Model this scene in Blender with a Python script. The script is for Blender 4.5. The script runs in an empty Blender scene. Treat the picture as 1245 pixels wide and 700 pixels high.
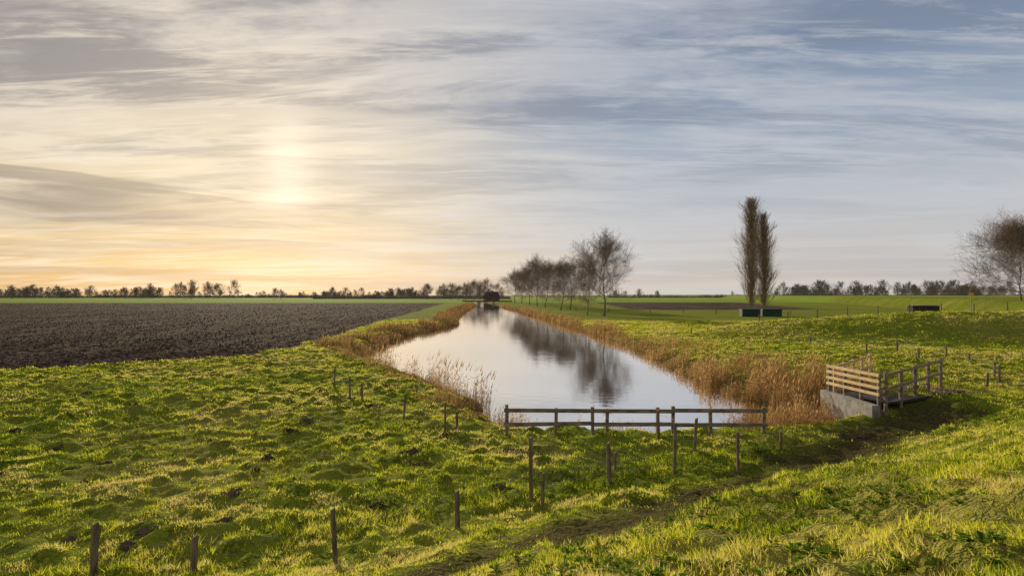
import bpy, math, random
import numpy as np
from mathutils import Vector, Matrix
rng=np.random.default_rng(7); random.seed(11)
scene=bpy.context.scene
F=830.0; CH=5.6; HY=358.0
def W(px,py,z=0.0):
    y=(CH-z)*F/(py-HY); return ((px-622)/F*y,y)

# ---------------- helpers
def link(o,parent=None):
    scene.collection.objects.link(o)
    if parent: o.parent=parent
    return o
def np_mesh(name,v,f,mats,attrs=None,smooth=False,parent=None,matidx=None):
    me=bpy.data.meshes.new(name)
    v=np.ascontiguousarray(v,dtype=np.float32); f=np.ascontiguousarray(f,dtype=np.int32)
    k=f.shape[1]
    me.vertices.add(len(v)); me.vertices.foreach_set('co',v.ravel())
    me.loops.add(f.size); me.loops.foreach_set('vertex_index',f.ravel())
    me.polygons.add(len(f)); me.polygons.foreach_set('loop_start',np.arange(0,f.size,k,dtype=np.int32))
    if matidx is not None: me.polygons.foreach_set('material_index',np.asarray(matidx,dtype=np.int32))
    me.polygons.foreach_set('use_smooth',np.full(len(f),smooth,dtype=bool))
    me.update(calc_edges=True)
    for a,val in (attrs or {}).items():
        at=me.attributes.new(a,'FLOAT','POINT'); at.data.foreach_set('value',np.asarray(val,dtype=np.float32))
    for m in (mats if isinstance(mats,list) else [mats]): me.materials.append(m)
    o=bpy.data.objects.new(name,me); return link(o,parent)
def empty(name):
    return link(bpy.data.objects.new(name,None))
T=rng.random((256,256))
def vn(x,y):
    xi=np.floor(x).astype(int); yi=np.floor(y).astype(int); fx=x-xi; fy=y-yi
    fx=fx*fx*(3-2*fx); fy=fy*fy*(3-2*fy); a=xi&255;b=(xi+1)&255;c=yi&255;d=(yi+1)&255
    return (T[a,c]*(1-fx)+T[b,c]*fx)*(1-fy)+(T[a,d]*(1-fx)+T[b,d]*fx)*fy
def fbm(x,y,o=4):
    s=0;a=.5;t=0
    for i in range(o):
        s=s+a*vn(x+i*17.3,y+i*9.1); t+=a; a*=.5; x=x*2.03; y=y*2.03
    return s/t
def ss(a,b,x):
    t=np.clip((x-a)/(b-a),0,1); return t*t*(3-2*t)
def seg_d(x,y,p,q):
    dx=q[0]-p[0];dy=q[1]-p[1]
    t=np.clip(((x-p[0])*dx+(y-p[1])*dy)/(dx*dx+dy*dy),0,1)
    return np.hypot(x-p[0]-t*dx,y-p[1]-t*dy)
canal=[(0.5,31.3),(6,30.6),(12,31.6),(15.6,33.4),(15.9,36),(14.6,42),(14.2,48),(13.9,60),(14.5,80),(13.6,105),(12,128),(9,170),(4.9,225),(-4,337),(-12,450),(-30,640),
 (-38,640),(-22,430),(-18.2,270),(-15.2,193),(-11.6,146),(-13.5,132),(-16,115),(-16.8,90),(-15.6,72),(-13.2,64),(-8.2,55.6),(-4.8,47),(-2.3,41),(-1.0,35)]
def sdist(x,y):
    d=np.full(np.shape(x),1e9); ins=np.zeros(np.shape(x),bool); n=len(canal)
    for i in range(n):
        p=canal[i];q=canal[(i+1)%n]
        d=np.minimum(d,seg_d(x,y,p,q))
        c=((p[1]>y)!=(q[1]>y))&(x<(q[0]-p[0])*(y-p[1])/(q[1]-p[1]+1e-9)+p[0]); ins^=c
    w=(vn(x*.35,y*.35)-.5)*1.2+(vn(x*1.3,y*1.3)-.5)*.5
    return np.where(ins,-d,d)+w*np.clip(1-y/400,0,1)
def s_dike(x,y):
    return (18.4+.62*x-y)*.85+.006*np.maximum(x-10,0)**2
ridge=[(37,93),(60,86),(100,80),(260,40)]
path=[(-9,5.0),(-3,8.2),(1,11.4),(5.6,17.0),(10,22.3),(16,28.6),(20.5,32.5)]
def d_poly(x,y,pl):
    d=np.full(np.shape(x),1e9)
    for i in range(len(pl)-1): d=np.minimum(d,seg_d(x,y,pl[i],pl[i+1]))
    return d
def soil_mask(x,y):
    n=(fbm(x*.2,y*.2,2)-.5)*3
    e=np.where(x<-37,49.4+(x+37)*.25,49.4+(x+37)*.75)
    L=ss(0,1.2,y-e+n*.6)*ss(0,1.5,-22-.055*(y-59)-x+n)*ss(0,30,470-y)
    R=ss(0,8,x-(22+.07*y))*ss(0,8,y-245)*ss(0,30,500-y)*ss(0,20,75+.2*y-x)
    return np.clip(L+R,0,1)
def pathmask(x,y): return ss(2.3,.6,d_poly(x,y,path)+(fbm(x*.9,y*.9,3)-.5)*2.6)
def Hgt(x,y,sd=None,soil=None,fine=True):
    if sd is None: sd=sdist(x,y)
    if soil is None: soil=soil_mask(x,y)
    s=s_dike(x,y)
    t=np.clip((s-1.5)/13,0,1); dike=4.0*(t*.75+.25*t*t*(3-2*t))
    dr=d_poly(x,y,ridge); hc=np.interp(x,[35,55,100],[2.0,3.3,3.8])
    rg=hc*ss(0,1,1-dr/16)
    land=np.maximum(dike,rg)*ss(0,6,sd)+.6*np.exp(-((x-21)**2+(y-35)**2)/16)*ss(0,2,sd)
    land=land+(fbm(x*.08,y*.08,3)-.5)*.7*ss(1,12,sd)*np.clip(1-y/500,.1,1)
    bank=np.clip(-.9+.36*sd,-2.2,0)
    z=land+bank
    far=np.clip(1-(y-60)/200,0,1)
    g=(1-soil)*ss(0,1.5,sd)
    pt=ss(1.8,.2,d_poly(x,y,path)+(vn(x*.8,y*.8)-.5))
    if fine:
        h=(fbm(x*.9,y*.9,3)-.5)*.34+np.maximum(fbm(x*2.6+9,y*2.6,2)-.5,0)*.5+(fbm(x*3.7+2,y*3.7,2)-.5)*.06
        z=z+g*h*far*(1-.4*pt)
        row=np.sin((x+.055*(y-59))*2*np.pi/2.2+fbm(x*.1,y*.1,2)*3)
        z=z+soil*(np.abs(fbm(x*1.6,y*1.6,3)-.5)*.5-.05+(vn(x*2.7,y*2.7)-.5)*.14+row*.09)*np.clip(1-(y-60)/300,.2,1)
    return z-pt*.16

# ---------------- materials
def mat(name):
    m=bpy.data.materials.new(name); m.use_nodes=True; nt=m.node_tree; nt.nodes.clear()
    out=nt.nodes.new('ShaderNodeOutputMaterial'); return m,nt,out
def nn(nt,t,**k):
    n=nt.nodes.new(t)
    for a,b in k.items(): setattr(n,a,b)
    return n
def setin(nt,n,i,v):
    if v is None: return
    if hasattr(v,'is_linked'): nt.links.new(v,n.inputs[i])
    else: n.inputs[i].default_value=v
def M(nt,op,a,b=None,c=None,clamp=False):
    n=nn(nt,'ShaderNodeMath',operation=op,use_clamp=clamp)
    setin(nt,n,0,a);setin(nt,n,1,b);setin(nt,n,2,c); return n.outputs[0]
def MIX(nt,f,a,b,bt='MIX'):
    n=nn(nt,'ShaderNodeMix',data_type='RGBA',blend_type=bt)
    setin(nt,n,0,f)
    for i,v in ((6,a),(7,b)):
        if isinstance(v,tuple) and len(v)==3: v=v+(1,)
        setin(nt,n,i,v)
    return n.outputs[2]
def SM(nt,x,a,b,lo=0.,hi=1.):
    n=nn(nt,'ShaderNodeMapRange',interpolation_type='SMOOTHSTEP')
    setin(nt,n,0,x);n.inputs[1].default_value=a;n.inputs[2].default_value=b;n.inputs[3].default_value=lo;n.inputs[4].default_value=hi
    return n.outputs[0]
def NOISE(nt,vec,scale,detail=4,rough=.5,dist=0.):
    n=nn(nt,'ShaderNodeTexNoise'); setin(nt,n,'Vector',vec)
    n.inputs['Scale'].default_value=scale;n.inputs['Detail'].default_value=detail;n.inputs['Roughness'].default_value=rough;n.inputs['Distortion'].default_value=dist
    return n.outputs[0]
def ATTR(nt,name): return nn(nt,'ShaderNodeAttribute',attribute_name=name).outputs['Fac']
def simple(name,c1,c2,scale=5,rough=.85,bump=.3,spec=.2,stretch=(1,1,1)):
    m,nt,out=mat(name); tc=nn(nt,'ShaderNodeTexCoord').outputs['Object']
    mp=nn(nt,'ShaderNodeMapping'); nt.links.new(tc,mp.inputs[0]); mp.inputs['Scale'].default_value=stretch
    n=NOISE(nt,mp.outputs[0],scale,4,.6); f=SM(nt,n,.3,.7)
    b=nn(nt,'ShaderNodeBsdfPrincipled'); nt.links.new(MIX(nt,f,c1,c2),b.inputs['Base Color'])
    b.inputs['Roughness'].default_value=rough; b.inputs['Specular IOR Level'].default_value=spec
    if bump>0:
        bp=nn(nt,'ShaderNodeBump'); bp.inputs['Strength'].default_value=bump; bp.inputs['Distance'].default_value=.05
        nt.links.new(n,bp.inputs['Height']); nt.links.new(bp.outputs[0],b.inputs['Normal'])
    nt.links.new(b.outputs[0],out.inputs[0]); return m
def leafmat(name,cols,trans=.45):
    m,nt,out=mat(name); r=ATTR(nt,'rnd'); cr=nn(nt,'ShaderNodeValToRGB'); nt.links.new(r,cr.inputs[0])
    e=cr.color_ramp.elements
    while len(e)<len(cols): e.new(.5)
    for i,c in enumerate(cols): e[i].position=i/(len(cols)-1); e[i].color=c+(1,)
    d=nn(nt,'ShaderNodeBsdfDiffuse'); t=nn(nt,'ShaderNodeBsdfTranslucent')
    nt.links.new(cr.outputs[0],d.inputs[0]); nt.links.new(cr.outputs[0],t.inputs[0])
    mx=nn(nt,'ShaderNodeMixShader'); mx.inputs[0].default_value=trans
    nt.links.new(d.outputs[0],mx.inputs[1]); nt.links.new(t.outputs[0],mx.inputs[2]); nt.links.new(mx.outputs[0],out.inputs[0]); return m
m_grass=leafmat('grass_blade',[(.055,.075,.008),(.16,.215,.012),(.39,.44,.020),(.68,.65,.05),(.62,.50,.17)],.6)
m_reed=leafmat('reed_straw',[(.10,.06,.032),(.25,.145,.06),(.44,.26,.10),(.56,.38,.18)],.4)
m_weed=leafmat('weed_leaf',[(.05,.09,.012),(.12,.20,.02),(.24,.33,.04),(.24,.17,.06)],.4)
m_wood=simple('weathered_wood',(.11,.08,.06),(.27,.20,.15),9,.9,.5,.1,(1,1,.25))
m_raild=simple('rail_wood',(.13,.10,.08),(.32,.25,.20),7,.9,.5,.1,(.3,1,1))
m_midwood=simple('mid_brown_wood',(.24,.16,.09),(.42,.30,.18),7,.85,.4,.1,(.3,.3,1))  # mid-brown rail tone, lighter and yellower than the posts
m_sunwood=simple('sunlit_wood',(.50,.34,.16),(.72,.53,.29),8,.8,.3,.2,(.3,.3,1))  # pale yellow of sunlit rails painted into the wood colour
m_conc=simple('concrete',(.16,.15,.135),(.32,.30,.27),3,.9,.4)
m_bark=simple('bark',(.17,.13,.10),(.29,.22,.17),2,.95,0,.05)
m_popl=simple('poplar_bark',(.24,.175,.115),(.38,.29,.19),1,.95,0,.05)
m_fartree=simple('hazed_far_bark',(.17,.145,.13),(.24,.205,.18),.05,1,0,.0)  # distance haze painted in as a lighter, greyer bark colour
m_wire=simple('galvanised_wire',(.16,.15,.14),(.25,.24,.22),5,.5,0,.5)
m_green=simple('green_paint',(.02,.05,.035),(.03,.07,.045),2,.7,.1,.2)
m_dark=simple('dark_boards',(.03,.028,.026),(.07,.06,.05),3,.9,.2)
m_brick=simple('brick_wall',(.12,.08,.06),(.18,.12,.09),3,.9,.2)
m_roof=simple('roof_tile',(.06,.05,.045),(.10,.08,.07),3,.9,.2)
m_sign=simple('sign_orange',(.65,.25,.02),(.75,.32,.03),2,.5,0,.4)
m_clod=simple('soil_clod',(.050,.034,.024),(.17,.122,.088),3,1,0,.03)

# ---------------- terrain
def axis(fine_a,fine_b,step,lim_a,lim_b,ratio):
    c=list(np.arange(fine_a,fine_b,step)); s=step; v=c[-1]
    while v<lim_b: s*=ratio; v+=s; c.append(v)
    s=step; v=fine_a; L=[]
    while v>lim_a: s*=ratio; v-=s; L.append(v)
    return np.array(L[::-1]+c)
xs=axis(-34,34,.17,-5000,5000,1.035); ys=axis(3,62,.17,-60,5500,1.02)
X,Y=np.meshgrid(xs,ys); x=X.ravel(); y=Y.ravel()
sd=sdist(x,y); so=soil_mask(x,y); z=Hgt(x,y,sd,so)
nx,ny=len(xs),len(ys); idx=np.arange(nx*ny).reshape(ny,nx)
faces=np.stack([idx[:-1,:-1],idx[:-1,1:],idx[1:,1:],idx[1:,:-1]],-1).reshape(-1,4)
print('terrain',nx,ny)
pathm=pathmask(x,y)
reedw=np.where((x<-7-.02*y)&(y>66),6.5,2.8)
reedm=ss(1.0,.25,(sd+(fbm(x*.5,y*.5,2)-.5)*2)/reedw)
m,nt,out=mat('ground')
pos=nn(nt,'ShaderNodeNewGeometry').outputs['Position']
n1=NOISE(nt,pos,.12,4,.6); n2=NOISE(nt,pos,1.3,5,.65); n3=NOISE(nt,pos,9,3,.7); n4=NOISE(nt,pos,.03,3,.55)
g=MIX(nt,SM(nt,n2,.35,.65),(.06,.082,.008),(.20,.24,.020)); g=MIX(nt,SM(nt,n3,.4,.7),g,(.28,.32,.025))
g=MIX(nt,M(nt,'MULTIPLY',SM(nt,n1,.42,.66),.7),g,(.32,.26,.07)); g=MIX(nt,M(nt,'MULTIPLY',SM(nt,n4,.4,.62),.5),g,(.14,.20,.022))
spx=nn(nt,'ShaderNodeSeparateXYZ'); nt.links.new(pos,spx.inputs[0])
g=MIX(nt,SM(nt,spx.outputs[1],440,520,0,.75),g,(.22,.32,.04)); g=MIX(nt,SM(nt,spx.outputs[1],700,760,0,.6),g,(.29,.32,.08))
soilc=MIX(nt,SM(nt,n2,.3,.7),(.048,.032,.022),(.15,.108,.078)); soilc=MIX(nt,SM(nt,n3,.5,.72),soilc,(.25,.19,.14))
mp=nn(nt,'ShaderNodeMapping'); nt.links.new(pos,mp.inputs[0]); mp.inputs['Rotation'].default_value=(0,0,-.055); mp.inputs['Scale'].default_value=(.40,.010,1)
n5=NOISE(nt,mp.outputs[0],1,3,.75); soilc=MIX(nt,SM(nt,n5,.45,.55,0,.8),soilc,(.035,.023,.016))
mud=MIX(nt,SM(nt,n3,.3,.7),(.07,.045,.022),(.26,.165,.075)); mud=MIX(nt,SM(nt,n2,.48,.6,0,.7),mud,(.14,.15,.03))
c=MIX(nt,M(nt,'MULTIPLY',ATTR(nt,'reed'),.9),g,mud)
c=MIX(nt,M(nt,'MULTIPLY',ATTR(nt,'path'),.92),c,MIX(nt,SM(nt,n3,.4,.6),(.04,.028,.014),(.10,.08,.03))); c=MIX(nt,ATTR(nt,'soil'),c,soilc)
b=nn(nt,'ShaderNodeBsdfPrincipled'); nt.links.new(c,b.inputs['Base Color']); b.inputs['Roughness'].default_value=1; b.inputs['Specular IOR Level'].default_value=.01
bp=nn(nt,'ShaderNodeBump'); bp.inputs['Strength'].default_value=1; bp.inputs['Distance'].default_value=.3
nt.links.new(M(nt,'ADD',n2,M(nt,'MULTIPLY',n3,.5)),bp.inputs['Height']); nt.links.new(bp.outputs[0],b.inputs['Normal']); nt.links.new(b.outputs[0],out.inputs[0])
np_mesh('ground',np.stack([x,y,z],1),faces,m,{'soil':so,'path':pathm,'reed':reedm},True)

# ---------------- water
m,nt,out=mat('water'); pos=nn(nt,'ShaderNodeNewGeometry').outputs['Position']
b=nn(nt,'ShaderNodeBsdfPrincipled'); b.inputs['Base Color'].default_value=(.05,.045,.035,1); b.inputs['Roughness'].default_value=.03; b.inputs['IOR'].default_value=1.5
gl=nn(nt,'ShaderNodeBsdfGlossy'); gl.inputs['Roughness'].default_value=.035; gl.inputs[0].default_value=(1,.985,.965,1)
w1=NOISE(nt,pos,1.1,3,.5); w2=NOISE(nt,pos,.25,2,.5)
bp=nn(nt,'ShaderNodeBump'); bp.inputs['Strength'].default_value=.13; bp.inputs['Distance'].default_value=.06
nt.links.new(M(nt,'ADD',w1,w2),bp.inputs['Height'])
nt.links.new(bp.outputs[0],b.inputs['Normal']); nt.links.new(bp.outputs[0],gl.inputs['Normal'])
mx=nn(nt,'ShaderNodeMixShader'); mx.inputs[0].default_value=.91
nt.links.new(b.outputs[0],mx.inputs[1]); nt.links.new(gl.outputs[0],mx.inputs[2]); nt.links.new(mx.outputs[0],out.inputs[0])
np_mesh('canal_water',np.array([(-50,29,-.9),(17.5,29,-.9),(17.5,660,-.9),(-50,660,-.9)]),np.array([[0,1,2,3]]),m)

# ---------------- grass
def polar(N,r0,r1,p,amax=.72):
    q=1-p; u=rng.random(N); r=(r0**q+(r1**q-r0**q)*u)**(1/q); a=rng.uniform(-amax,amax,N)
    return r*np.sin(a),r*np.cos(a),r
def blades(name,x,y,h,w,material,rnd,lean=.5,z=None):
    N=len(x)
    if z is None: z=Hgt(x,y)
    a=rng.uniform(0,2*np.pi,N); dx=np.cos(a);dy=np.sin(a)
    la=rng.uniform(0,2*np.pi,N); ll=h*rng.uniform(0,lean,N)*1.2
    v=np.empty((N,3,3)); v[:,0]=np.stack([x-dx*w/2,y-dy*w/2,z-.01],1); v[:,1]=np.stack([x+dx*w/2,y+dy*w/2,z-.01],1)
    v[:,2]=np.stack([x+np.cos(la)*ll,y+np.sin(la)*ll,z+h],1)
    return np_mesh(name,v.reshape(-1,3),np.arange(N*3).reshape(-1,3),material,{'rnd':np.repeat(rnd,3)})
N=1000000
x,y,r=polar(N,4,150,.3)
sd=sdist(x,y); so=soil_mask(x,y); pm=pathmask(x,y)
cl=fbm(x*1.8,y*1.8,3); big=fbm(x*.3,y*.3,3); c2=fbm(x*.7+40,y*.7,3); c3=fbm(x*4.5+11,y*4.5,2)
keep=(sd>.5)&(rng.random(len(x))>so*1.2)&(rng.random(len(x))>pm*.93)&(rng.random(len(x))<ss(.38,.56,cl*.45+c2*.25+c3*.3)*.93+.07)&(rng.random(len(x))<.2+ss(0,3,sd))
x,y,r,sd,cl,big,pm,c2,c3=[q[keep] for q in (x,y,r,sd,cl,big,pm,c2,c3)]
sv=s_dike(x,y)
fl=np.abs(sv+.2); tall=ss(1.3,.2,fl+(fbm(x,y,2)-.5)*1.5)*ss(12,10,x)
h=(.02+.075*ss(.35,.7,cl*.5+c3*.5))*(rng.uniform(.6,1.35,len(x)))*(1+.008*r)*(1+1.2*tall)*(1-.4*pm)
w=.008+.0008*r
slope=ss(4,7,sv)
rn=np.clip(.26+.6*ss(.3,.7,big)+1.2*(c2-.5)+.9*(cl-.5)+rng.normal(0,.17,len(x))-.22*tall-.08*ss(2,-1,sv)*ss(-4,-1,sv)-.38*pm+(.3+.7*slope)*(rng.random(len(x))<.3*ss(.45,.65,fbm(x*.8+3,y*.8,2)))*.7,0,1)
blades('grass',x,y,h,w,m_grass,rn,1.0)
print('blades',len(x))

# ---------------- reeds
def reeds(name,x,y,h,rnd,wid,z=None,leafy=3):
    N=len(x); r=np.hypot(x,y); z=Hgt(x,y,fine=False) if z is None else z; z=np.maximum(z,-1.1)-.03
    w=wid*(1+r/60); la=rng.uniform(0,2*np.pi,N); ll=h*np.abs(rng.normal(0,.14,N))
    tx=x+np.cos(la)*ll+h*.07; ty=y+np.sin(la)*ll; tz=z+h; V=[];R=[]
    a=rng.uniform(0,np.pi,N); dx=np.cos(a)*w/2; dy=np.sin(a)*w/2
    V.append(np.stack([np.stack([x-dx,y-dy,z],1),np.stack([x+dx,y+dy,z],1),np.stack([tx,ty,tz],1)],1))
    R.append(np.clip(rnd,0,1))
    pl=h*.16; pw=w*2.4
    V.append(np.stack([np.stack([tx-np.cos(a)*pw/2,ty-np.sin(a)*pw/2,tz-pl*.4],1),np.stack([tx+np.cos(a)*pw/2,ty+np.sin(a)*pw/2,tz-pl*.7],1),np.stack([tx+h*.06,ty,tz+pl*.5],1)],1)); R.append(np.clip(rnd+.1,0,1))
    for k in range(leafy):
        f=rng.uniform(.15,.75,N); bx=x+(tx-x)*f;by=y+(ty-y)*f;bz=z+h*f; b=rng.uniform(0,2*np.pi,N); L=h*rng.uniform(.12,.3,N)
        V.append(np.stack([np.stack([bx,by,bz-w],1),np.stack([bx,by,bz+w],1),np.stack([bx+np.cos(b)*L*.6,by+np.sin(b)*L*.6,bz+L*rng.uniform(.1,1.1,N)],1)],1)); R.append(np.clip(rnd+rng.normal(0,.1,N),0,1))
    V=np.concatenate(V).reshape(-1,3); R=np.repeat(np.concatenate(R),3)
    return np_mesh(name,V,np.arange(len(V)).reshape(-1,3),m_reed,{'rnd':R})
def reed_zone(name,N,x0,x1,y0,y1,smin,smax,h0,h1,wid,thr,tone,cond=None,sc=.25,leafy=3,mod=.5):
    u=rng.random(N); y=y0*(y1/y0)**u; x=rng.uniform(x0,x1,N); sd=sdist(x,y); c=fbm(x*sc+5,y*sc,2)
    k=(sd>smin)&(sd<smax+(c-.5)*3)&(c+rng.normal(0,.035,N)>thr)
    if cond is not None: k&=cond(x,y)
    x,y,c=x[k],y[k],c[k]
    h=rng.uniform(h0,h1,len(x))*((1-mod)+mod*1.3*ss(thr,thr+.3,c))
    return reeds(name,x,y,h,tone+rng.normal(0,.22,len(x))+(c-.5)*.6+(vn(x*1.5,y*1.5)-.5)*.35,wid,leafy=leafy)
reed_zone('reed_bed',10000,12,22,36,52,-.4,3.4,.5,1.7,.014,.33,.48,lambda x,y:x<19.0,.8,3,.65)
reed_zone('reed_bed',2400,12,17,32.5,37,-.3,1.6,.4,1.2,.013,.35,.5,lambda x,y:(x<15.8),.5)
reed_zone('reed_bed',12000,8,24,50,110,-.5,1.9,.3,.95,.018,.36,.45,None,.6)
reed_zone('reed_bed',32000,-6,24,100,420,-.5,2.0,.4,1.1,.028,.33,.45,lambda x,y:x>-y*.06+5)
reed_zone('reed_bed',75000,-46,-8,72,420,-.4,5.2,.3,1.0,.022,.34,.30,lambda x,y:x<-8-.02*y)
reed_zone('reed_bed',11000,-16,-.5,36,68,-.5,2.0,.6,2.2,.011,.50,.36,lambda x,y:x<-1,.6,3,.7)
reed_zone('reed_bed',5000,-1,14,29,33,-.6,1.6,.3,1.1,.010,.52,.33,None,.6)
reed_zone('dry_bank_grass',17000,-18,-1,30,74,.2,3.4,.15,.45,.012,.36,.4,None,.6,2)
reed_zone('dry_bank_grass',12000,13,30,34,90,1.5,7,.15,.5,.014,.46,.45,None,.3,2)
reed_zone('dry_bank_grass',12000,0,24,60,240,1,7,.2,.5,.02,.52,.45,None,.12,2)

def weeds(name,x,y,size,nl=9):
    N=len(x); z=Hgt(x,y); V=[];R=[]
    rb=rng.random(N)
    for k in range(nl):
        a=rng.uniform(0,2*np.pi,N); L=size*rng.uniform(.5,1.1,N); w=L*.28; up=L*rng.uniform(.3,1.1,N)
        dx=np.cos(a);dy=np.sin(a)
        p0=np.stack([x,y,z],1); p1=np.stack([x+dx*L*.5-dy*w,y+dy*L*.5+dx*w,z+up*.7],1);p2=np.stack([x+dx*L,y+dy*L,z+up*.75],1);p3=np.stack([x+dx*L*.5+dy*w,y+dy*L*.5-dx*w,z+up*.7],1)
        V.append(np.stack([p0,p1,p2,p3],1)); R.append(np.clip(rb*.7+rng.normal(.15,.12,N),0,1))
    V=np.concatenate(V).reshape(-1,3)
    return np_mesh(name,V,np.arange(len(V)).reshape(-1,4),m_weed,{'rnd':np.repeat(np.concatenate(R),4)})
x,y,r=polar(30000,4,45,.6); s=s_dike(x,y); c=fbm(x*.5+3,y*.5,3); sd=sdist(x,y)
k=(sd>1)&(((s>5)&(c>.5)&(rng.random(len(x))<.6))|((np.abs(s+.3)<1.2)&(x>-2)&(c>.4)))&(soil_mask(x,y)<.1)&(pathmask(x,y)<.5)
weeds('weed_patch',x[k],y[k],rng.uniform(.03,.085,k.sum()))

def clods(name,x,y,sz,dz=0):
    N=len(x); z=Hgt(x,y)+dz
    o=np.array([(1,0,0),(0,1,0),(-1,0,0),(0,-1,0),(0,0,.9),(0,0,-.8)])
    V=(o[None]*sz[:,None,None])*rng.uniform(.6,1.4,(N,6,3))+np.stack([x,y,z],1)[:,None]
    fo=np.array([(0,1,4),(1,2,4),(2,3,4),(3,0,4),(1,0,5),(2,1,5),(3,2,5),(0,3,5)])
    np_mesh(name,V.reshape(-1,3),(fo[None]+np.arange(N)[:,None,None]*6).reshape(-1,3),m_clod)
N=80000
y=47*(420/47)**(rng.random(N)**1.3); x=rng.uniform(-1,0,N)*y*.85-12; k=(soil_mask(x,y)>.6)&(np.sin((x+.055*(y-59))*2*np.pi/2.2+fbm(x*.1,y*.1,2)*3)+rng.normal(0,.6,N)>0); x=x[k];y=y[k]
clods('soil_clods',x,y,rng.uniform(.03,.11,len(x))*(1+y/300))
px,py,_=polar(150,9,46,.2); k=(s_dike(px,py)<0)&(sdist(px,py)>3)&(soil_mask(px,py)<.1); px=px[k];py=py[k]
rr=rng.uniform(.06,.20,len(px)); n=150; q=np.abs(rng.normal(0,1,(len(px),n))).clip(0,2.2); aa=rng.uniform(0,6.28,(len(px),n))
X_=px[:,None]+q*np.cos(aa)*rr[:,None]*1.2; Y_=py[:,None]+q*np.sin(aa)*rr[:,None]; dz=np.exp(-q*q)*rr[:,None]*.4
clods('molehills',X_.ravel(),Y_.ravel(),rng.uniform(.02,.05,X_.size),dz.ravel())

# ---------------- tubes / trees
def tubes(segs,n=5):
    S=np.array(segs,dtype=float); p0=S[:,0:3];p1=S[:,3:6];r0=S[:,6];r1=S[:,7]
    d=p1-p0; d/=np.linalg.norm(d,axis=1)[:,None]+1e-9
    ref=np.where(np.abs(d[:,2:3])>.9,np.array([[1.,0,0]]),np.array([[0,0,1.]])); u=np.cross(d,ref); u/=np.linalg.norm(u,axis=1)[:,None]; v=np.cross(d,u)
    an=np.arange(n)*2*np.pi/n; ring=u[:,None]*np.cos(an)[None,:,None]+v[:,None]*np.sin(an)[None,:,None]
    A=p0[:,None]+ring*r0[:,None,None]; B=p1[:,None]+ring*r1[:,None,None]
    V=np.concatenate([A,B],1).reshape(-1,3); i=np.arange(n); j=(i+1)%n
    f=np.stack([i,j,j+n,i+n],1); Fc=(f[None]+(np.arange(len(S))*2*n)[:,None,None]).reshape(-1,4)
    return V,Fc
def rv(s=1): return Vector((random.gauss(0,s),random.gauss(0,s),random.gauss(0,s)))
def grow(segs,p,d,L,r,lev,up,kids,rmin,ang):
    n=3 if lev>0 else 2
    for i in range(n):
        d=(d+rv(.16)+Vector((0,0,up))).normalized(); q=p+d*(L/n); r1=max(r*(1-.28),rmin)
        segs.append((*p,*q,r,r1)); p=q; r=r1
        if lev>0:
            kk=kids if i<n-1 else kids+1
            if lev>=3: kk=(1,kids,kids+2)[i]
            for k in range(kk):
                t=random.random(); b=p-d*(L/n)*t*.7
                ax=d.cross(rv()).normalized(); a=random.uniform(.6,1.2)*ang
                nd=(d*math.cos(a)+ax*math.sin(a)).normalized()
                grow(segs,b,nd,L*random.uniform(.45,.68),max(r*.62,rmin),lev-1,up,kids,rmin,ang)
def round_tree(H,R,t0=.22,nb=26,lev=3,kids=2,rmin=.022,seed=0):
    random.seed(seed); segs=[]; p=Vector((0,0,-.3)); r=.016*H; pts=[]
    n=8
    for i in range(n):
        q=Vector((p.x+random.gauss(0,.012*H),p.y+random.gauss(0,.012*H),H*.78*(i+1)/n)); r1=r*.8
        segs.append((*p,*q,r*(1.4 if i==0 else 1),r1)); pts.append((p,q,r)); p=q;r=r1
    for k in range(nb):
        t=t0+(.98-t0)*((k+random.random())/nb)
        i=min(int(t*n),n-1); a,b,rr=pts[i]; pp=a.lerp(b,t*n-i if t*n-i<1 else 1)
        az=k*2.4+random.random(); el=math.radians(20+56*((t-t0)/(1-t0))**1.3)+random.uniform(-.12,.12)
        rel=(t-t0)/(1-t0); Lb=R*(.62+.5*math.sin(math.pi*min(rel*1.1+.15,1)))*.76*random.uniform(.88,1.06)
        if rel>.7: Lb=min(Lb,H*.27)
        d=Vector((math.cos(az)*math.cos(el),math.sin(az)*math.cos(el),math.sin(el)))
        grow(segs,pp,d,Lb,rr*.45,lev,.07,kids,rmin,.74)
    return segs
def poplar(H,R,seed):
    random.seed(seed); segs=[]; p=Vector((0,0,-.3)); r=.012*H; n=12;pts=[]
    for i in range(n):
        q=Vector((random.gauss(0,.05),random.gauss(0,.05),H*.95*(i+1)/n)); r1=r*.8
        segs.append((*p,*q,r,r1)); pts.append((p,q,r)); p=q;r=r1
    nb=170
    for k in range(nb):
        t=.05+.92*(k+random.random())/nb; i=min(int(t*n),n-1); a,b,rr=pts[i]; pp=a.lerp(b,t*n-i)
        az=k*2.4; prof=math.sin(math.pi*min(1,(t+.12)/1.14))**.5
        an=random.uniform(.22,.46)*(1-.2*t); Lb=R*prof*random.uniform(1.5,2.1)*(1-.3*t)
        d=Vector((math.cos(az)*math.sin(an),math.sin(az)*math.sin(an),math.cos(an)))
        grow(segs,pp,d,Lb,max(rr*.3,.03),2,.14,2,.013,.32)
    return segs
def tree_obj(name,me,x,y,sc=1,rot=0,z=None):
    o=bpy.data.objects.new(name,me); link(o)
    zz=float(Hgt(np.array([x*1.]),np.array([y*1.]),fine=False)[0]) if z is None else z
    o.location=(x,y,zz-.1); o.scale=(sc,)*3; o.rotation_euler=(0,0,rot); return o
def mk(name,segs,m,n=4):
    V,Fc=tubes(segs,n); o=np_mesh(name,V,Fc,m,smooth=True); print(name,len(segs)); return o
t1=mk('bare_tree',round_tree(20.3,9.3,.25,30,3,2,.0105,1),m_bark,3)
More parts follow.
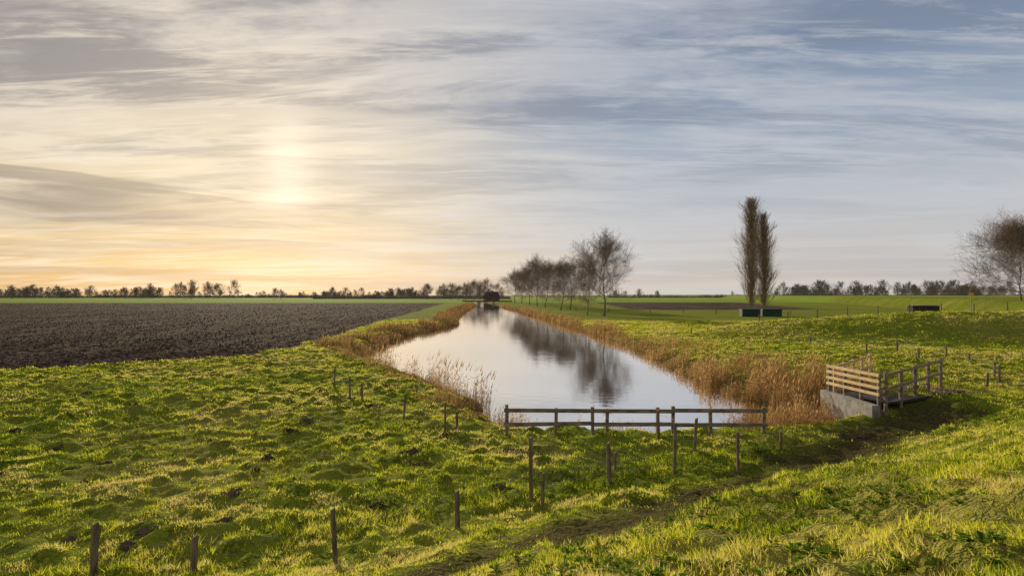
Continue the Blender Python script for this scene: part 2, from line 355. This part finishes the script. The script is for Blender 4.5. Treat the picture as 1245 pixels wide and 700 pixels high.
t2=mk('bare_tree',round_tree(18.5,7.8,.22,22,3,2,.0105,2),m_bark,3)
t3=mk('bare_tree',round_tree(17.5,8.4,.2,24,3,2,.011,5),m_bark,3)
def place(o,x,y,s=1,r=0):
    z=float(Hgt(np.array([x*1.]),np.array([y*1.]),fine=False)[0]); o.location=(x,y,z-.1); o.scale=(s,s,s); o.rotation_euler=(0,0,r)
place(t1,24.1,179); place(t2,20.3,186,.84,1)
place(t3,17.3,243,.98,2)
for i,(px_,yy,s) in enumerate([(692,252,.95),(662,292,1.05),(653,325,1.1),(643,360,1.1),(634,410,1.1),(626,470,1.05)]):
    tree_obj('bare_tree',[t2,t3,t1][i%3].data,(px_-622)/F*yy,yy,s,i*1.7)
tr=mk('bare_tree',round_tree(17,11.5,.1,50,3,2,.014,9),m_bark,3); place(tr,(1241-622)/F*172,172,1.05,.4)
p1=mk('poplar_tree',poplar(31.5,3.5,3),m_popl,3); place(p1,63.2,180)
p2=mk('poplar_tree',poplar(27.5,2.9,4),m_popl,3); place(p2,66.8,181)
for i,(px_,yy,s) in enumerate([(590,560,.9),(575,600,.9),(566,640,.8),(548,700,.85),(519,760,.85),(583,620,.75),(604,600,.75),(557,650,.7)]):
    tree_obj('bare_tree',[t2,t3][i%2].data,(px_-622)/F*yy,yy,s*1.1,i*2.1,0)
def line_trees(name,spec,seed):
    rs=np.random.default_rng(seed); base=[]
    for k in range(5):
        S=np.array(round_tree(15,[6.5,5.6,6.0,7.2,6.8][k],[.2,.25,.3,.16,.22][k],16,2,2,.04,20+k)); base.append(tubes(S,3))
    VV=[];FF=[];off=0
    for (px0,px1,n,yy,h0,h1) in spec:
        cen=rs.uniform(px0,px1,max(3,n//7))
        for i in range(n):
            px=rs.uniform(px0,px1) if rs.random()<.6 else float(np.clip(rs.choice(cen)+rs.normal(0,7),px0,px1)); D=yy*rs.uniform(.9,1.12); h=rs.uniform(h0,h1)*rs.choice([.6,.85,1,1,1.3])
            V,Fc=base[rs.integers(5)]; s=h/15*D/yy; a=rs.uniform(0,6.28); wd=rs.uniform(.75,1.15)
            R=np.array([[math.cos(a),-math.sin(a),0],[math.sin(a),math.cos(a),0],[0,0,1]])
            v=(V@R.T)*s*np.array([wd,wd,1])+np.array([(px-622)/F*D,D,-.3]); VV.append(v);FF.append(Fc+off);off+=len(v)
    return np_mesh(name,np.concatenate(VV),np.concatenate(FF),m_fartree)
line_trees('distant_treeline',[(-120,240,105,1000,12,19),(-120,520,140,1150,8,13),(225,285,9,900,17,23),(320,355,5,850,12,15),(380,480,38,1100,8,14),(470,610,60,1000,10,17)],1)
line_trees('distant_treeline',[(740,800,14,1100,7,12),(880,945,8,1300,7,10),(945,1190,140,1100,14,23),(1190,1330,30,1100,14,22)],2)
def hedge(name,spec,seed):
    X=[];Y=[];Hh=[]
    rs=np.random.default_rng(seed)
    for (px0,px1,n,yy,h) in spec:
        px=rs.uniform(px0,px1,n); D=yy*rs.uniform(.97,1.03,n); X.append((px-622)/F*D);Y.append(D)
        Hh.append(h*(.3+1.2*fbm(px*.09,px*0+seed,3))*rs.uniform(.5,1.1,n))
    x=np.concatenate(X);y=np.concatenate(Y);h=np.concatenate(Hh)
    o=blades(name,x,y,h,1.6+0*x,m_fartree,rs.random(len(x)),.4,z=np.full(len(x),-.2)); return o
hedge('distant_hedge',[(-150,620,7000,1180,6),(380,620,2500,900,5),(740,1400,5000,1250,6),(945,1400,3500,1080,9)],3)

# ---------------- fences
def zt(x,y): return float(Hgt(np.array([float(x)]),np.array([float(y)]))[0])
def boxes(name,items,m,parent=None,bev=.008):
    V=[];Fc=[]
    for p0,p1,w,h in items:
        p0=Vector(p0);p1=Vector(p1);d=(p1-p0).normalized(); ref=Vector((0,0,1)) if abs(d.z)<.9 else Vector((0,1,0))
        s=d.cross(ref).normalized()*w/2; u=s.cross(d).normalized()*h/2; b=len(V)
        for p in (p0,p1):
            for a,c in ((-1,-1),(1,-1),(1,1),(-1,1)): V.append(p+s*a+u*c)
        Fc+=[(b,b+3,b+2,b+1),(b+4,b+5,b+6,b+7)]+[(b+i,b+(i+1)%4,b+4+(i+1)%4,b+4+i) for i in range(4)]
    me=bpy.data.meshes.new(name); me.from_pydata([tuple(v) for v in V],[],Fc); me.update(); me.materials.append(m)
    o=link(bpy.data.objects.new(name,me),parent)
    if bev:
        md=o.modifiers.new('b','BEVEL'); md.width=bev; md.segments=2
    return o
def posts_mesh(name,posts,m,parent=None):
    V=[];Fc=[];n=9
    for (x,y,z0,h,r,lx,ly) in posts:
        b=len(V); lv=[-.3,0,h*.5,h-.02,h]; rr=[r,r,r*.97,r*.94,r*.8]; ph=random.random()*6
        for L,q in zip(lv,rr):
            for i in range(n):
                a=ph+i*2*math.pi/n; k=1+.1*math.sin(i*2.3+ph*3)
                V.append((x+lx*L+math.cos(a)*q*k,y+ly*L+math.sin(a)*q*k,z0+L+(.03*math.cos(a) if L==h else 0)))
        for j in range(4):
            for i in range(n):
                Fc.append((b+j*n+i,b+j*n+(i+1)%n,b+(j+1)*n+(i+1)%n,b+(j+1)*n+i))
        Fc.append(tuple(b+4*n+i for i in range(n)))
    me=bpy.data.meshes.new(name); me.from_pydata(V,[],Fc); me.update(); me.materials.append(m)
    return link(bpy.data.objects.new(name,me),parent)
def wire_fence(plist,r=.06,wires=(.35,.7,.95),wr=.004,world=False):
    e=empty('wire_fence'); P=[];tops=[]
    for (px,py,h) in plist:
        if world: x,y=px,py; z=zt(x,y)
        else:
            x,y=W(px,py)
            for _ in range(4): z=zt(x,y); x,y=W(px,py,z)
        lx,ly=random.gauss(0,.03),random.gauss(0,.03)
        P.append((x,y,z,h,r*random.uniform(.85,1.15),lx,ly)); tops.append((x,y,z,h,lx,ly))
    posts_mesh('posts',P,m_wood,e); segs=[]
    for a,b in zip(tops[:-1],tops[1:]):
        for w in wires:
            n=5;pr=None
            for i in range(n+1):
                t=i/n; hw=min(w,min(a[3],b[3])-.08)
                q=(a[0]*(1-t)+b[0]*t+a[4]*w*(1-t)+b[4]*w*t,a[1]*(1-t)+b[1]*t,a[2]*(1-t)+b[2]*t+hw-.05*math.sin(math.pi*t))
                if pr: segs.append((*pr,*q,wr,wr))
                pr=q
    V,Fc=tubes(segs,4); np_mesh('wires',V,Fc,m_wire,parent=e); return e
random.seed(5)
wire_fence([(-60,712,1.1),(115,700,1.08),(236,694,.72),(408,684,1.12),(556,641,.85),(645,607,1.62),(740,588,1.18),(819,574,1.5),(896,565,1.05),(948,548,.75)])
wire_fence([(659,610,.75),(747,572,.6)],.05)
wire_fence([(406,471,1.25),(425,484,1.15),(440,488,.95),(490,515,1.25),(541,524,1.2),(555,526,.9)],.055)
wire_fence([(843,548,1.15),(800,533,1.1)],.055)
wire_fence([(1199,471,.9),(1208,460,1.1),(1214,463,1.0),(1177,442,.9),(1150,432,1.0),(1116,437,1.0),(1090,428,1),(1053,430,1),(985,418,1)],.08)
wire_fence([(840,408,1.1),(860,408,1.1),(880,409,1.1),(905,411,1.1),(932,408,1.1),(960,405,1.1),(985,407,1.1),(1005,409,1.1),(1038,412,1.1),(1072,413,1.2),(1110,411,1.2),(1150,409,1.2),(1200,407,1.2),(1250,405,1.2)],.10)
wire_fence([(700,378,1.3),(740,379,1.3),(790,380,1.3),(830,381,1.3),(870,382,1.3),(960,383,1.3)],.12)
wire_fence([(34+i*3.6,94-i*.93 if i<8 else 86.5-(i-8)*.5,1.15) for i in range(16)],.08,world=True)
e=empty('wooden_rail_fence'); y0=27.4
def fx(px,yy=y0): return (px-622)/F*yy
P=[]
for px,h in ((616,1.22),(675,1.08),(720,1.12),(737,1.05),(799,1.1),(817,1.15),(863,1.05),(927,1.12)):
    x_=fx(px); z=zt(x_,y0); P.append(((x_,y0,z-.3),(x_+random.gauss(0,.02),y0+random.gauss(0,.02),h-.02),.13,.13))
boxes('posts',P,m_raild,e)
R=[]
xs_=[fx(612),fx(720),fx(817),fx(931)]
for a,b_ in zip(xs_[:-1],xs_[1:]):
    for zc,hh in ((.96,.16),(.42,.16)):
        R.append(((a+.01,y0-.1,zc+random.gauss(0,.02)),(b_-.005,y0-.1,zc+random.gauss(0,.02)),.05,hh))
boxes('rails',R,m_raild,e)
# ---------------- footbridge with headwall
e=empty('culvert_footbridge')
boxes('headwall',[((16.35,30.7,-.3),(16.35,35.9,-.3),.35,1.85)],m_conc,e,.02)
boxes('wing_wall',[((16.55,35.8,-.3),(18.6,38.3,-.3),.3,1.5)],m_conc,e,.02)
boxes('deck',[((16.9,33.3,.5),(22.6,36.5,.6),3.0,.12)],m_dark,e,.01)
A=Vector((16.45,35.4,.65));B=Vector((16.8,31.3,.65));C=Vector((22.5,35.9,.85));D=Vector((20.9,39.9,.85))
def railing(name,P0,P1,n,h,rails,m1,m2,pw=.12):
    ps=[];rs=[]
    for i in range(n+1):
        p=P0.lerp(P1,i/n); ps.append((p+Vector((0,0,-.7)),p+Vector((0,0,h)),pw,pw))
    sd_=(P1-P0).cross(Vector((0,0,1))).normalized()*.085
    for rz in rails: rs.append((P0+sd_+Vector((0,0,rz))-(P1-P0).normalized()*.15,P1+sd_+Vector((0,0,rz))+(P1-P0).normalized()*.15,.045,.14))
    boxes(name+'_posts',ps,m1,e); boxes(name+'_rails',rs,m2,e)
railing('end_railing',A,B,3,1.35,(.38,.68,.98,1.26),m_raild,m_sunwood,.14)
railing('front_railing',B+Vector((.3,0,0)),C,4,1.4,(.65,1.28),m_raild,m_midwood,.14)
railing('back_railing',A+Vector((.3,.1,0)),D,4,1.3,(.6,1.2),m_sunwood,m_sunwood)
# ---------------- far structures
e=empty('green_container'); cy=174
for i,(a,b_) in enumerate(((900,922),(925,948))):
    xa,xb=fx(a,cy),fx(b_,cy)
    boxes('body',[((xa,cy,.9),(xb,cy,.9),2.4,1.8)],m_green,e,.05)
    boxes('rim',[((xa-.08,cy,1.88),(xb+.08,cy,1.88),2.6,.14)],m_green,e,.02)
    boxes('ribs',[((xa+(xb-xa)*k/5,cy-1.26,.1),(xa+(xb-xa)*k/5,cy-1.26,1.75),.1,.12) for k in range(1,5)],m_green,e,.01)
e=empty('field_shelter'); cy=205; xa,xb=fx(1106,cy),fx(1138,cy)
boxes('walls',[((xa,cy,1.1),(xb,cy,1.1),3,2.2)],m_dark,e,.03); boxes('roof',[((xa-.3,cy-.1,2.3),(xb+.3,cy-.1,2.4),3.6,.18)],m_conc,e,.02)
boxes('door_frame',[((xa+2,cy-1.53,.1),(xa+2,cy-1.53,1.95),.15,.06),((xa+4,cy-1.53,.1),(xa+4,cy-1.53,1.95),.15,.06)],m_wood,e,.005)
e=empty('road_sign'); sx,sy=fx(1180,86),86; sz=zt(sx,sy)
posts_mesh('pole',[(sx,sy,sz,2.5,.05,0,0)],m_wire,e); boxes('panel',[((sx-.3,sy-.08,sz+2.3),(sx+.3,sy-.08,sz+2.3),.04,.42)],m_sign,e,.01)
e=empty('canal_bridge'); by=445
boxes('deck',[((-32,by,1.3),(0,by,1.3),5,.7)],m_dark,e,.03)
boxes('railing',[((-32,by-2.4,2.5),(0,by-2.4,2.5),.12,.15)]+[((-32+k*2,by-2.4,1.7),(-32+k*2,by-2.4,2.42),.1,.1) for k in range(17)],m_dark,e,0)
boxes('piers',[((-22,by,-2),(-22,by,.9),1,4),((-12,by,-2),(-12,by,.9),1,4)],m_conc,e,.03)
def house(x,y,w,d,h,rh):
    e=empty('farm_house'); 
    boxes('walls',[((x-w/2,y,h/2),(x+w/2,y,h/2),d,h)],m_brick,e,.02)
    me=bpy.data.meshes.new('roof'); a=w/2+.4;b=d/2+.4
    me.from_pydata([(x-a,y-b,h),(x+a,y-b,h),(x+a,y+b,h),(x-a,y+b,h),(x-a+1.5,y,h+rh),(x+a-1.5,y,h+rh)],[],[(0,1,5,4),(2,3,4,5),(1,2,5),(3,0,4),(3,2,1,0)]); me.materials.append(m_roof)
    link(bpy.data.objects.new('roof',me),e)
    boxes('windows',[((x-w/2+w*k/5-.5,y-d/2-.04,h*.55),(x-w/2+w*k/5+.5,y-d/2-.04,h*.55),.06,1.3) for k in (1,2,4)],m_dark,e,.01)
    boxes('chimney',[((x+1,y,h+rh-1),(x+1,y,h+rh+1),.8,.8)],m_brick,e,.02)
house((597-622)/F*560,565,13,8,3.5,4.5)

# ---------------- world
AZ=math.radians(-18.2); EL=math.radians(13)
wd=bpy.data.worlds.new('World'); scene.world=wd; wd.use_nodes=True; nt=wd.node_tree; nt.nodes.clear()
out=nn(nt,'ShaderNodeOutputWorld'); bg=nn(nt,'ShaderNodeBackground'); bg.inputs[1].default_value=.1; nt.links.new(bg.outputs[0],out.inputs[0])
sky=nn(nt,'ShaderNodeTexSky'); sky.sky_type='NISHITA'; sky.sun_disc=False; sky.sun_elevation=EL; sky.sun_rotation=AZ
tc=nn(nt,'ShaderNodeTexCoord').outputs['Generated']; sp=nn(nt,'ShaderNodeSeparateXYZ'); nt.links.new(tc,sp.inputs[0]); DX,DY,DZ=sp.outputs
a=M(nt,'ARCTAN2',DX,DY); v=M(nt,'ARCSINE',DZ); va=M(nt,'ABSOLUTE',v)
def lin(c): return tuple(((q/255)/12.92 if q/255<=.04045 else ((q/255+.055)/1.055)**2.4) for q in c)
def ramp(x,stops,mx=.5):
    cr=nn(nt,'ShaderNodeValToRGB'); nt.links.new(M(nt,'DIVIDE',x,mx),cr.inputs[0]); e=cr.color_ramp.elements
    while len(e)<len(stops): e.new(.5)
    for i,(p,c) in enumerate(stops): e[i].position=p/mx; e[i].color=lin(c)+(1,)
    return cr.outputs[0]
Rr=ramp(va,[(0,(212,202,192)),(.05,(208,202,197)),(.13,(192,195,201)),(.22,(160,172,189)),(.33,(124,140,166)),(.43,(100,118,148))])
Ll=ramp(va,[(0,(212,172,122)),(.04,(234,196,138)),(.10,(228,200,154)),(.19,(216,201,176)),(.28,(178,172,169)),(.43,(130,136,148))])
warm=SM(nt,a,.22,-.5); base=MIX(nt,warm,Rr,Ll)
zz_=M(nt,'ADD',va,.10); cx=M(nt,'DIVIDE',DX,zz_); cy_=M(nt,'DIVIDE',DY,zz_)
cb=nn(nt,'ShaderNodeCombineXYZ'); nt.links.new(cx,cb.inputs[0]); nt.links.new(cy_,cb.inputs[1])
def mapped(vec,rot,sc,loc=(0,0,0)):
    mp=nn(nt,'ShaderNodeMapping'); nt.links.new(vec,mp.inputs[0]); mp.inputs['Rotation'].default_value=(0,0,rot); mp.inputs['Scale'].default_value=sc; mp.inputs['Location'].default_value=loc; return mp.outputs[0]
cA=NOISE(nt,mapped(cb.outputs[0],.9,(.4,1.1,1),(3,1,0)),1.3,8,.64,.6)
cB=NOISE(nt,mapped(cb.outputs[0],.35,(.5,1.5,1),(7,4,2)),1.4,8,.64,.5)
cC=NOISE(nt,mapped(cb.outputs[0],1.15,(.8,4,1),(1,9,2)),1.8,8,.68,.5)
lit=MIX(nt,warm,lin((198,200,206)),lin((244,230,210)))
f1=M(nt,'MULTIPLY',SM(nt,cA,.42,.60),.64); col=MIX(nt,f1,base,lit)
dk=MIX(nt,warm,lin((128,139,158)),lin((142,137,138)))
f2=M(nt,'MULTIPLY',SM(nt,cB,.46,.62),M(nt,'MULTIPLY',SM(nt,va,.06,.26),MIX(nt,warm,(.65,.65,.65),(.88,.88,.88)))); col=MIX(nt,f2,col,dk)
f3=M(nt,'MULTIPLY',M(nt,'MULTIPLY',SM(nt,cC,.46,.66),SM(nt,cB,.3,.52)),.65); col=MIX(nt,f3,col,lit)
cb2=nn(nt,'ShaderNodeCombineXYZ'); nt.links.new(a,cb2.inputs[0]); nt.links.new(v,cb2.inputs[1])
st=NOISE(nt,mapped(cb2.outputs[0],.03,(2.2,24,1),(2,5,0)),1.4,7,.62,.7)
bandm=M(nt,'MULTIPLY',SM(nt,va,.03,.10),SM(nt,va,.22,.13))
f4=M(nt,'MULTIPLY',M(nt,'MULTIPLY',SM(nt,st,.45,.62),bandm),SM(nt,a,.2,-.45,.2,.9)); col=MIX(nt,f4,col,MIX(nt,warm,lin((166,168,178)),lin((150,137,125))))
st2=NOISE(nt,mapped(cb2.outputs[0],-.02,(1.5,40,1),(9,2,0)),1.2,5,.55,.4)
f5=M(nt,'MULTIPLY',M(nt,'MULTIPLY',SM(nt,st2,.47,.62),SM(nt,va,.13,.03)),.6); col=MIX(nt,f5,col,MIX(nt,warm,lin((186,180,180)),lin((186,158,126))))
def gauss(ca,cv,sa,sv):
    p=M(nt,'POWER',M(nt,'DIVIDE',M(nt,'ABSOLUTE',M(nt,'SUBTRACT',a,ca)),sa),2.); q=M(nt,'POWER',M(nt,'DIVIDE',M(nt,'ABSOLUTE',M(nt,'SUBTRACT',v,cv)),sv),2.)
    return M(nt,'EXPONENT',M(nt,'MULTIPLY',M(nt,'ADD',p,q),-1.))
gb=M(nt,'MULTIPLY',gauss(-.56,.105,.26,.018),SM(nt,st,.3,.55,.35,1.)); col=MIX(nt,M(nt,'MULTIPLY',gb,.85),col,lin((142,130,123)))
g1=gauss(-.32,.175,.26,.11); g2=gauss(-.318,.195,.038,.042); g3=gauss(-.318,.140,.036,.022); gn=SM(nt,cB,.38,.58,1.,.5); gs=SM(nt,st,.4,.62,1.,.65)
col=MIX(nt,M(nt,'MULTIPLY',M(nt,'MULTIPLY',g1,gn),.5),col,lin((255,236,200)))
g=M(nt,'MULTIPLY',M(nt,'ADD',g2,g3),gs); col=MIX(nt,M(nt,'MULTIPLY',g,.7,clamp=True),col,(1.10,.97,.77))
sc10=nn(nt,'ShaderNodeVectorMath',operation='SCALE'); nt.links.new(col,sc10.inputs[0]); sc10.inputs['Scale'].default_value=10.
fin=MIX(nt,.94,sky.outputs[0],sc10.outputs[0]); nt.links.new(fin,bg.inputs[0])

S=Vector((math.sin(AZ)*math.cos(EL),math.cos(AZ)*math.cos(EL),math.sin(EL)))
ld=bpy.data.lights.new('sun','SUN'); ld.energy=5; ld.angle=math.radians(1.2); ld.color=(1,.86,.62)
lo=link(bpy.data.objects.new('sun',ld)); lo.rotation_euler=S.to_track_quat('Z','Y').to_euler(); lo.location=(0,0,50)
cam=bpy.data.cameras.new('camera'); cam.lens=24; cam.sensor_width=36; cam.clip_end=12000; cam.clip_start=.05
co=link(bpy.data.objects.new('camera',cam)); co.location=(0,0,CH); co.rotation_euler=(math.radians(90)+math.atan(8/F),0,0)
scene.camera=co
scene.view_settings.view_transform='Standard'; scene.view_settings.look='None'; scene.view_settings.exposure=0
